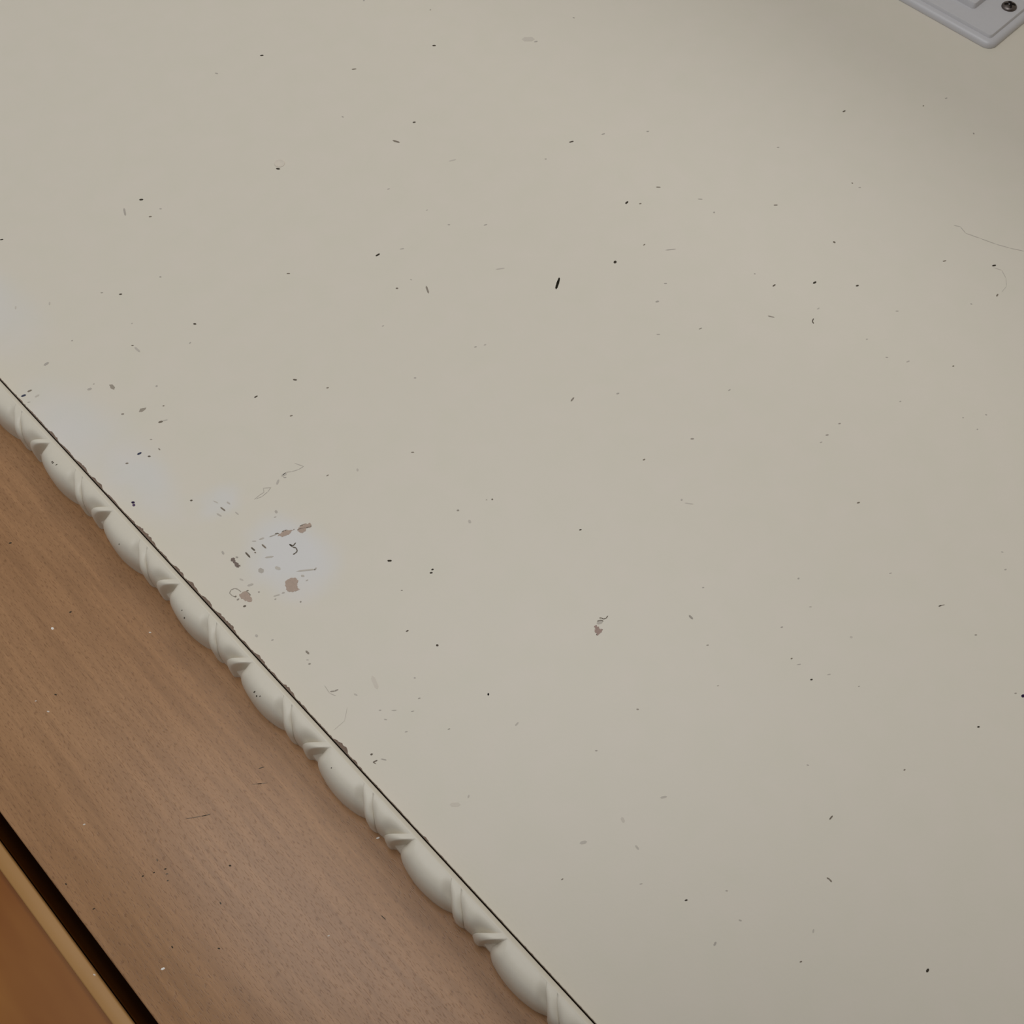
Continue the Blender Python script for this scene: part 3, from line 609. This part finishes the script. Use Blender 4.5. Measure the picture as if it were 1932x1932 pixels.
CASING_SPECKS = [(0,((-3.94,234.6),(-3.82,234.23),(-3.35,233.97),(-3.05,234.05),(-3.17,234.42),(-3.64,234.68))),
(0,((-3.61,200.02),(-3.48,199.71),(-3.07,199.58),(-2.81,199.71),(-2.94,200.02),(-3.35,200.15))),
(0,((-21.86,180.37),(-21.86,180.07),(-21.61,179.7),(-21.38,179.61),(-21.39,179.91),(-21.63,180.28))),
(0,((-34.02,117.72),(-33.86,117.5),(-33.55,117.47),(-33.37,117.62),(-33.52,117.84),(-33.84,117.87))),
(0,((-31.21,116.38),(-31.08,116.17),(-30.79,116.1),(-30.61,116.2),(-30.73,116.41),(-31.02,116.48))),
(0,((-28.39,115.05),(-28.29,114.77),(-27.96,114.6),(-27.73,114.66),(-27.83,114.93),(-28.16,115.11))),
(0.6,((-28.15,118.8),(-28.35,118.68),(-28.49,118.3),(-28.46,118.05),(-28.26,118.16),(-28.12,118.54))),
(0.6,((-28.83,113.69),(-28.75,113.44),(-28.44,113.22),(-28.22,113.22),(-28.31,113.47),(-28.61,113.69))),
(0,((-50.33,131.26),(-50.43,131.01),(-50.32,130.67),(-50.12,130.52),(-50.02,130.77),(-50.14,131.12))),
(0,((-48.76,120.08),(-48.63,119.86),(-48.28,119.73),(-48.07,119.78),(-48.21,120.0),(-48.56,120.14))),
(0.3,((-22.51,97.13),(-22.71,96.98),(-22.78,96.56),(-22.67,96.31),(-22.47,96.46),(-22.4,96.88))),
(0,((-38.76,97.13),(-38.96,96.98),(-39.01,96.56),(-38.9,96.32),(-38.71,96.47),(-38.65,96.88))),
(0,((-30.22,87.94),(-30.24,87.68),(-30.02,87.36),(-29.8,87.28),(-29.77,87.55),(-30.0,87.87))),
(0.5,((-15.84,122.25),(-15.13,121.66),(-12.77,120.02),(-11.99,119.57),(-12.7,120.15),(-15.07,121.79))),
(0.1,((-12.14,119.67),(-11.89,119.36),(-11.08,118.84),(-10.73,118.75),(-10.98,119.06),(-11.79,119.57))),
(0.4,((-10.88,118.84),(-10.67,118.61),(-10.07,118.29),(-9.79,118.25),(-9.99,118.49),(-10.6,118.8))),
(0.3,((8.08,119.11),(8.39,118.83),(9.36,118.32),(9.75,118.21),(9.43,118.49),(8.47,119.0))),
(0.1,((5.08,115.78),(5.25,115.47),(5.84,114.97),(6.14,114.86),(5.98,115.16),(5.38,115.67))),
(0.8,((3.78,116.84),(4.45,116.2),(6.75,114.38),(7.5,113.86),(6.82,114.49),(4.53,116.32))),
(0,((-14.84,103.21),(-14.86,102.9),(-14.6,102.62),(-14.34,102.6),(-14.32,102.91),(-14.58,103.19))),
(0.3,((-29.72,111.94),(-29.62,111.73),(-29.36,111.62),(-29.17,111.68),(-29.27,111.89),(-29.53,112.0))),
(0.3,((6.88,63.46),(6.82,63.05),(6.97,61.94),(7.11,61.54),(7.17,61.95),(7.03,63.07))),
(5,((-10.48,199.62),(-10.74,199.21),(-10.57,198.69),(-10.2,198.56),(-9.94,198.97),(-10.12,199.5))),
(4.4,((10.29,176.97),(10.31,176.66),(10.59,176.33),(10.84,176.28),(10.82,176.58),(10.54,176.91))),
(4.4,((-26.4,177.39),(-26.43,177.06),(-26.18,176.7),(-25.94,176.63),(-25.91,176.96),(-26.16,177.32))),
(5,((-44.36,94.26),(-44.2,93.88),(-43.61,93.64),(-43.31,93.77),(-43.47,94.15),(-44.05,94.4))),
(4.6,((-37.67,141.36),(-37.57,141.08),(-37.23,140.91),(-37.0,140.97),(-37.1,141.25),(-37.44,141.42))),
(4.6,((-58.03,106.07),(-58.09,105.8),(-57.92,105.41),(-57.7,105.28),(-57.64,105.54),(-57.82,105.93))),
(5,((19.43,79.94),(19.57,79.62),(20.11,79.38),(20.42,79.45),(20.28,79.77),(19.73,80.01))),
(4.4,((-7.06,69.55),(-6.96,69.33),(-6.63,69.15),(-6.42,69.17),(-6.52,69.39),(-6.84,69.57))),
(4.2,((-27.32,182.62),(-27.21,182.38),(-26.92,182.27),(-26.72,182.36),(-26.83,182.6),(-27.11,182.71)))]
EDGE_CHIPS = [(268.5, 255.9, 0.35), (255.9, 249.2, 0.7), (248.3, 239.6, 0.45), (239.6, 231.9, 0.8), (230.5, 223.5, 1.0), (222.1, 213.9, 0.4), (210.6, 205.2, 0.5), (205.8, 193.9, 1.15), (192.6, 186.8, 0.4), (185.8, 179.2, 0.8), (178.2, 171.6, 1.1), (171.1, 164.7, 0.8), (164.2, 152.5, 1.0), (150.6, 146.3, 0.4), (144.8, 138.7, 0.95), (136.4, 133.2, 0.4), (130.9, 124.9, 1.0), (122.2, 118.8, 0.35), (107.6, 100.7, 1.3), (99.4, 96.8, 0.5), (69.2, 66.8, 0.4)]

# ------------------------------------------------------------------ setting
PANEL_X = 28.48                      # left edge of the cream wall panel
WOOD_Y = 9.0                         # veneer face lies 9 mm behind the wall face
LO, HI = -1100.0, 1350.0             # floor and ceiling, local mm

wall = box('wall_back', PANEL_X, 1500, 0, 12, LO, HI, M_WALL)
structure(wall, 'worn cream painted wall with chips and specks')
bevel(wall, .25, 2)
box('board_core', PANEL_X - .02, PANEL_X + 3, 1.1, 11.9, LO, HI, M_BOARD, wall)['label'] = 'raw brown board edge'
box('backing', -40, 1500, 30, 60, LO, HI, M_PLASTER, wall)

floor = mesh_obj('floor', *box_data(-1.6, 1.5, -2.2, 0.4, -0.05, 0.0), M_FLOOR)
structure(floor)
shade_block = mesh_obj('added_shade_block', *box_data(0.490, 0.640, -0.235, 0.0, 0.0, Z0 + HI * MM), M_PLASTER)  # unseen block added to cast the upright shadow edge near the switch
structure(shade_block)

# specks and painted rim shadow lines on the wall: too small to pick apart, one joined part
def flat_marks(name, data, y, parent, thick=.05):
    verts, faces, mats, idx = [], [], [], []
    for t, poly in data:
        mt = tone_mat(t)
        if mt not in mats:
            mats.append(mt)
        b = len(verts); n = len(poly)
        verts += [V(x, y - thick, z) for x, z in poly] + [V(x, y, z) for x, z in poly]
        faces.append(tuple(range(b, b + n))); idx.append(mats.index(mt))
        for i in range(n):
            j = (i + 1) % n
            faces.append((b + i, b + n + i, b + n + j, b + j)); idx.append(mats.index(mt))
    return mesh_obj(name, verts, faces, mats, parent, idx=idx)

sp = flat_marks('speck_and_rim_shadow', SPECKS_AND_RIM_SHADOWS, 0.0, wall)
sp['kind'] = 'stuff'
sp['label'] = 'dark specks, nicks, faint scuffs and painted chip-rim shadow lines in the cream paint'

CHIP_RGB = [(.46, .355, .285), (.21, .165, .14), (.40, .29, .245), (.36, .315, .255), (.018, .016, .009)]
CHIP_MAT = [plain('chip_tone_%d' % (i + 1), c, .85, .1, bump=.5, scale=1200, var=.12) for i, c in enumerate(CHIP_RGB)]
CHIP_LAB = ['patch of bare brown board where paint flaked', 'dark ragged nick', 'brown chip with ragged rim',
            'greyish chip', 'long black gouge']
rnd = random.Random(5)
def rough_poly(poly, amp):
    out = []
    n = len(poly)
    for i in range(n):
        a, b = poly[i], poly[(i + 1) % n]
        out.append(a)
        for k in (.2, .4, .6, .8):
            out.append((a[0] + (b[0] - a[0]) * k + rnd.uniform(-amp, amp), a[1] + (b[1] - a[1]) * k + rnd.uniform(-amp, amp)))
    return out
def chip(name, poly, mat, y=0.0, t=.06):
    n = len(poly)
    verts = [V(x, y - t, z) for x, z in poly] + [V(x, y, z) for x, z in poly]
    faces = [tuple(range(n))] + [(i, n + i, n + (i + 1) % n, (i + 1) % n) for i in range(n)]
    return mesh_obj(name, verts, faces, mat, wall)
for t, poly in PAINT_CHIPS:
    o = chip('paint_chip', rough_poly(poly, .26 if t < 3 else .06), CHIP_MAT[t])
    o['label'] = CHIP_LAB[t]
M_EDGE = plain('edge_chip_brown', (.215, .155, .12), .9, .1, bump=.6, scale=1500, var=.4)
for za, zb, w in EDGE_CHIPS:
    n = max(5, int((za - zb) / .55))
    right = []
    for i in range(n + 1):
        u = i / n
        env = min(1, 4 * u, 4 * (1 - u))
        right.append((PANEL_X + .08 + w * .85 * env * rnd.uniform(.45, 1.05), za + (zb - za) * u))
    chip('edge_chip', [(PANEL_X - .05, zb), (PANEL_X - .05, za)] + right, M_EDGE, t=.04)
# frayed brown fibre along the panel edge
for za, zb in ((315, 262), (262, 215), (215, 170), (170, 128), (128, 88), (88, 40), (40, -6), (-6, -70)):
    n = int((za - zb) / .6)
    chip('edge_chip', [(PANEL_X - .05, zb), (PANEL_X - .05, za)] +
         [(PANEL_X + max(.03, (.16 if zb > 80 else .05) + rnd.uniform(-.16, .16)), za + (zb - za) * i / n) for i in range(n + 1)], M_EDGE, t=.03)
# filled screw hole: a slightly proud disc
n = 40
pv, pf = [], []
for r, h in ((0, .10), (1.62, .10), (1.80, .24), (1.98, .16), (2.10, -.02)):
    for i in range(n if r else 1):
        a = 2 * math.pi * i / n
        pv.append(V(160.2 + r * math.cos(a), -h, 297.4 + r * 1.05 * math.sin(a)))
for i in range(n):
    pf.append((0, 1 + i, 1 + (i + 1) % n))
for k in range(3):
    for i in range(n):
        a = 1 + k * n; b = a + n
        pf.append((a + i, b + i, b + (i + 1) % n, a + (i + 1) % n))
pg = mesh_obj('screw_plug', pv, pf, plain('plug_paint', (.72, .65, .545), .5, .3), wall, smooth=True)
pg['label'] = 'painted-over round plug'

# ------------------------------------------------------------------ veneer casing
casing = box('trim_2', -52.7, 28.0, WOOD_Y, WOOD_Y + 20, LO, HI, M_BEECH)
structure(casing, 'flat beech veneered board beside the carved cream edging')
bevel(casing, .5, 2)
ws = flat_marks('veneer_speck', CASING_SPECKS, WOOD_Y, casing)
ws['kind'] = 'stuff'
ws['label'] = 'dark nicks and white paint dots on the veneer'

# ------------------------------------------------------------------ carved edging
PITCH = 35.8
T0 = 251.0                            # z of one bead crevice on the veneer
LIP_X, OUT_X = 26.0, 27.95
BASE = -9.0                           # height of the veneer relative to the wall face
def tp(x, h, z):                      # trim point: h = height above the wall face
    return V(x, -h, z)

def trim_base():
    prof = [(21.6, BASE), (21.6, -4.0), (24.2, -1.0), (25.4, 1.6), (25.9, 2.6), (26.25, 2.86), (26.6, 2.84), (27.0, 2.55), (27.45, 2.0), (27.8, 1.3), (27.98, .5), (28.0, -.3), (28.0, BASE)]
    zs = [LO, HI]
    v, f = [], []
    for z in zs:
        v += [tp(x, h, z) for x, h in prof]
    n = len(prof)
    for i in range(n):
        j = (i + 1) % n
        f.append((i, j, n + j, n + i))
    f.append(tuple(range(n))[::-1]); f.append(tuple(range(n, 2 * n)))
    o = mesh_obj('trim_1', v, f, M_TRIM, smooth=True)
    e = o.modifiers.new('sharp', 'EDGE_SPLIT'); e.split_angle = math.radians(50)
    return o
trim = trim_base()
structure(trim, 'cream painted carved edging of beads and folded ribbon')

def patch_mesh(name, lipL, woodL, lipR, woodR, width, height, na, nv, px=.75, ph=.5):
    """curved carved piece: a runs along the edging, v from the lip over to the veneer.
    width(a, v), height(a, v) give the section radii in mm."""
    v, f = [], []
    for i in range(na + 1):
        a = i / na
        for j in range(nv + 1):
            s = j / nv
            th = s * math.pi / 2
            # t position blends between the lip line and the veneer line
            e = math.sin(th) ** (px * 1.15)
            tl = lipL + (woodL - lipL) * e
            tr = lipR + (woodR - lipR) * e
            t = tl + (tr - tl) * a
            W, H = width(a, s), height(a, s)
            x = LIP_X + .35 - W * math.sin(th) ** px
            h = BASE + H * max(0.0, math.cos(th)) ** ph
            v.append((x * MM, -h * MM, -t * MM))
    m_ = nv + 1
    for i in range(na):
        for j in range(nv):
            f.append((i * m_ + j, i * m_ + j + 1, (i + 1) * m_ + j + 1, (i + 1) * m_ + j))
    # end skirts down into the backing
    for i, flip in ((0, 0), (na, 1)):
        b = len(v)
        for j in range(nv + 1):
            x, y, z = v[i * m_ + j]
            v.append((min(.0262, x + .0007), min(-BASE * MM, y + .0065), z))
        for j in range(nv):
            q = (i * m_ + j, b + j, b + j + 1, i * m_ + j + 1)
            f.append(q if not flip else q[::-1])
    me = bpy.data.meshes.new(name)
    me.from_pydata(v, [], f)
    me.materials.append(M_TRIM)
    ns = na * nv
    for k, p in enumerate(me.polygons):
        p.use_smooth = k < ns
    me.update()
    return me

def sst(x):
    x = max(0.0, min(1.0, x)); return x * x * (3 - 2 * x)
def round_in(a, w):                   # quarter-round rise over the first w of a
    if a >= w: return 1.0
    k = 1 - a / w
    return math.sqrt(max(0.0, 1 - k * k))

# fat oval bead: rounded nose under the ribbon at its start
bead = patch_mesh('bead', 2.3, -.1, 17.1, 22.9,
    lambda a, s: 5.0 + 2.35 * math.sin(math.pi * min(1, a * .98 + .02)) ** .8 - 2.0 * (1 - round_in(a, .17)) - .4 * sst((a - .82) / .18),
    lambda a, s: 11.86 + sst(s * 2.5) * (.35 * math.sin(math.pi * a) - 4.6 * (1 - round_in(a, .17)) - 1.6 * sst((a - .8) / .2)), 34, 24, .78, .52)
# first fold of the ribbon
fold_a = patch_mesh('ribbon_fold', 16.9, 22.7, 20.9, 27.2,
    lambda a, s: 5.45 + .75 * math.sin(math.pi * a) ** .7,
    lambda a, s: 11.86 + sst(s * 2.6) * (1.0 * math.sin(math.pi * a) ** .7 - 1.05), 12, 24, .72, .36)
# flat web between the folds, dipping towards the second one
web = patch_mesh('ribbon_web', 20.7, 26.9, 36.9, 31.4,
    lambda a, s: 5.5 - .5 * a,
    lambda a, s: 11.86 - sst(s * 2.2) * (1.2 * (1 - sst(a / .2)) + 3.3 * sst((a - .35) / .65)), 20, 24, .74, .42)
# second fold: raised roll with a steep shaded side
fold_b = patch_mesh('ribbon_fold', 36.3, 30.4, 39.2, 34.6,
    lambda a, s: 5.5 + .5 * math.sin(math.pi * min(1, a * 1.2)) - .7 * sst((a - .6) / .4),
    lambda a, s: 11.86 + sst(s * 2.4) * (.9 * math.sin(math.pi * min(1, .12 + a * .9)) ** .6 - .15 - 5.6 * sst((a - .58) / .42)), 18, 24, .78, .52)

def bead_point(k, a, s):
    i, j = int(a * 34), int(s * 24)
    p = bead.vertices[i * 25 + j]
    return p.co + Vector((0, 0, Z0 + (T0 - PITCH * k) * MM)), p.normal
sv, sf = [], []
for k, a, s, L, w in ((0, .42, .30, .8, .35), (0, .47, .30, .9, .4), (0, .55, .27, .8, .3), (3, .45, .48, 1.0, .45), (3, .50, .50, .7, .5),
                      (3, .58, .45, .6, .3), (2, .55, .55, .8, .5), (2, .45, .45, .5, .3), (1, .6, .5, .6, .3), (4, .35, .3, .4, .3)):
    p, nrm = bead_point(k, a, s)
    u = nrm.cross(Vector((0.35, 0, 1))).normalized(); w_ = nrm.cross(u)
    b = len(sv)
    for q in range(6):
        g = math.pi / 3 * q
        sv.append(p + nrm * .00006 + u * (L / 2 * MM * math.cos(g)) + w_ * (w / 2 * MM * math.sin(g)))
    sf.append(tuple(range(b, b + 6)))
nick = mesh_obj('paint_nick', sv, sf, tone_mat(.25), trim)
nick['kind'] = 'stuff'
nick['label'] = 'tiny dark nicks in the paint of the beads'

k0 = int((T0 - HI) // PITCH) + 1
k1 = int((T0 - LO) // PITCH) - 2
for k in range(k0, k1 + 1):
    z = Z0 + (T0 - PITCH * k) * MM
    for nm, me in (('bead', bead), ('ribbon_fold', fold_a), ('ribbon_web', web), ('ribbon_fold', fold_b)):
        o = bpy.data.objects.new(nm, me)
        COL.objects.link(o)
        o.parent = trim
        o.location = (0, 0, z)

# ------------------------------------------------------------------ door
door = empty('door_1', (-0.0578, 0.012, 0.0))
structure(door, 'orange varnished pine door with a pale edge strip, behind a dark gap')
LEAF_X = -57.8
for o in (box('edge_strip', LEAF_X - 4.2, LEAF_X, 12, 16, LO + 6, HI - 40, M_STRIP),
          box('leaf', -860, LEAF_X, 13.6, 52, LO + 6, HI - 40, M_PINE)):
    adopt(o, door)
    if o.name.startswith('edge'):
        bevel(o, .6, 2)
        o['label'] = 'pale wooden edge strip'
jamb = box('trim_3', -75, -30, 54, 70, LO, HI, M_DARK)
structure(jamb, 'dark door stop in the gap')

# ------------------------------------------------------------------ light switch
SX, SZ = 406.0, 141.0                # lower left corner of the base
SW, SH = 47.4, 78.0
sw = empty('light_switch', V(SX + SW / 2, 0, SZ + SH / 2))
sw['label'] = 'white plastic surface-mounted light switch with a steel cross-head screw'
sw['category'] = 'light switch'

def rounded_rect(x0, x1, z0, z1, r, n=8):
    pts = []
    for cx, cz, a0 in ((x1 - r, z0 + r, -90), (x1 - r, z1 - r, 0), (x0 + r, z1 - r, 90), (x0 + r, z0 + r, 180)):
        for i in range(n + 1):
            a = math.radians(a0 + 90 * i / n)
            pts.append((cx + r * math.cos(a), cz + r * math.sin(a)))
    return pts
def loft(name, loops, mat, hard=False):
    """loops: list of (inset, height) on a rounded rectangle given first"""
    rect, r, levels = loops
    v, f = [], []
    n = None
    for ins, h in levels:
        pts = rounded_rect(rect[0] + ins, rect[1] - ins, rect[2] + ins, rect[3] - ins, max(.15, r - ins))
        n = len(pts)
        v += [V(x, -h, z) for x, z in pts]
    for k in range(len(levels) - 1):
        for i in range(n):
            j = (i + 1) % n
            f.append((k * n + i, k * n + j, (k + 1) * n + j, (k + 1) * n + i))
    f.append(tuple(range((len(levels) - 1) * n, len(levels) * n)))
    o = mesh_obj(name, v, f, mat, smooth=True)
    adopt(o, sw)
    e = o.modifiers.new('sharp', 'EDGE_SPLIT'); e.split_angle = math.radians(32)
    return o
arc = [(2.3 * (1 - math.cos(math.radians(a))), .5 + 2.1 * math.sin(math.radians(a))) for a in range(0, 91, 15)]
loft('base', ((SX, SX + SW, SZ, SZ + SH), 4.0, [(0.35, 0.0), (0.0, .12)] + arc + [(4.2, 2.6)]), M_WHITE)
loft('cover_plate', ((SX + 3.0, SX + SW - 3.0, SZ + 3.0, SZ + SH - 3.0), 1.6,
     [(0, 2.5), (.35, 3.6), (.5, 3.77), (.7, 3.8)]), M_WHITE)
rk = loft('rocker', ((418.0, 441.4, 158.6, 201.4), 1.5, [(-.05, 3.6), (0, 3.8), (.45, 5.6), (.7, 5.95), (1.2, 6.05)]), M_WHITE)
# screws: domed head with a real cross recess
def screw(cx, cz, rot):
    n, R = 64, 3.15
    v, f = [], []
    rings = [(R, 3.6), (R, 3.95)] + [(R * math.cos(math.radians(q)), 3.95 + 1.35 * math.sin(math.radians(q))) for q in range(9, 90, 5)] + [(.001, 5.3)]
    for r, h in rings:
        for i in range(n):
            a = 2 * math.pi * i / n
            # cross-shaped recess pressed into the dome
            x, z = r * math.cos(a), r * math.sin(a)
            c, s = math.cos(rot), math.sin(rot)
            u, w = x * c + z * s, -x * s + z * c
            d = 0.0
            if min(abs(u), abs(w)) < .55 and max(abs(u), abs(w)) < R * .66:
                d = 1.3
            v.append(V(cx + x, -(h - d), cz + z))
    for k in range(len(rings) - 1):
        for i in range(n):
            j = (i + 1) % n
            f.append((k * n + i, k * n + j, (k + 1) * n + j, (k + 1) * n + i))
    o = mesh_obj('screw', v, f, M_STEEL, smooth=True)
    e = o.modifiers.new('sharp', 'EDGE_SPLIT'); e.split_angle = math.radians(40)
    adopt(o, sw)
    o['label'] = 'dark steel cross-head screw'
screw(429.7, 149.4, math.radians(35))
screw(429.7, SZ + SH - 8.4, math.radians(10))

# ------------------------------------------------------------------ added slab behind the camera, blocks light and reflections
FW = Vector((AX[2], AY[2], AZ[2])); DN = Vector((AX[1], AY[1], AZ[1])); RT = Vector((AX[0], AY[0], AZ[0]))
blocker = empty('light_blocker', Vector((0, -0.310, Z0)) + DN * .132 - FW * .008)
blocker['label'] = 'unseen black slab added in place of phone and photographer, darkens the reflection'
blocker['category'] = 'light_blocker'
mr = Matrix.Identity(4)
for r in range(3):
    mr[r][0], mr[r][1], mr[r][2] = RT[r], -DN[r], -FW[r]
mr.translation = blocker.location
blocker.matrix_world = mr
def slab(name, w, hgt, z0, z1, r, cx, cy, mat):
    pts = rounded_rect(cx - w / 2, cx + w / 2, cy - hgt / 2, cy + hgt / 2, r)
    n = len(pts)
    v = [(x, y, z0) for x, y in pts] + [(x, y, z1) for x, y in pts]
    f = [tuple(range(n))[::-1], tuple(range(n, 2 * n))] + [(i, (i + 1) % n, n + (i + 1) % n, n + i) for i in range(n)]
    return mesh_obj(name, v, f, mat, blocker)
M_BLOCKER = plain('blocker_black', (.02, .02, .022), .5, .4, var=.1)
slab('case', .225, .310, -.0085, 0, .012, 0, 0, M_BLOCKER)
slab('blocker_panel', .21, .29, -.0095, -.0086, .006, 0, 0, plain('panel_gloss', (.01, .01, .012), .1, .5))
slab('lens', .012, .012, 0, .0015, .006, 0, .132, plain('lens_glass', (.008, .008, .01), .1, .5))  # lens disc on the added slab
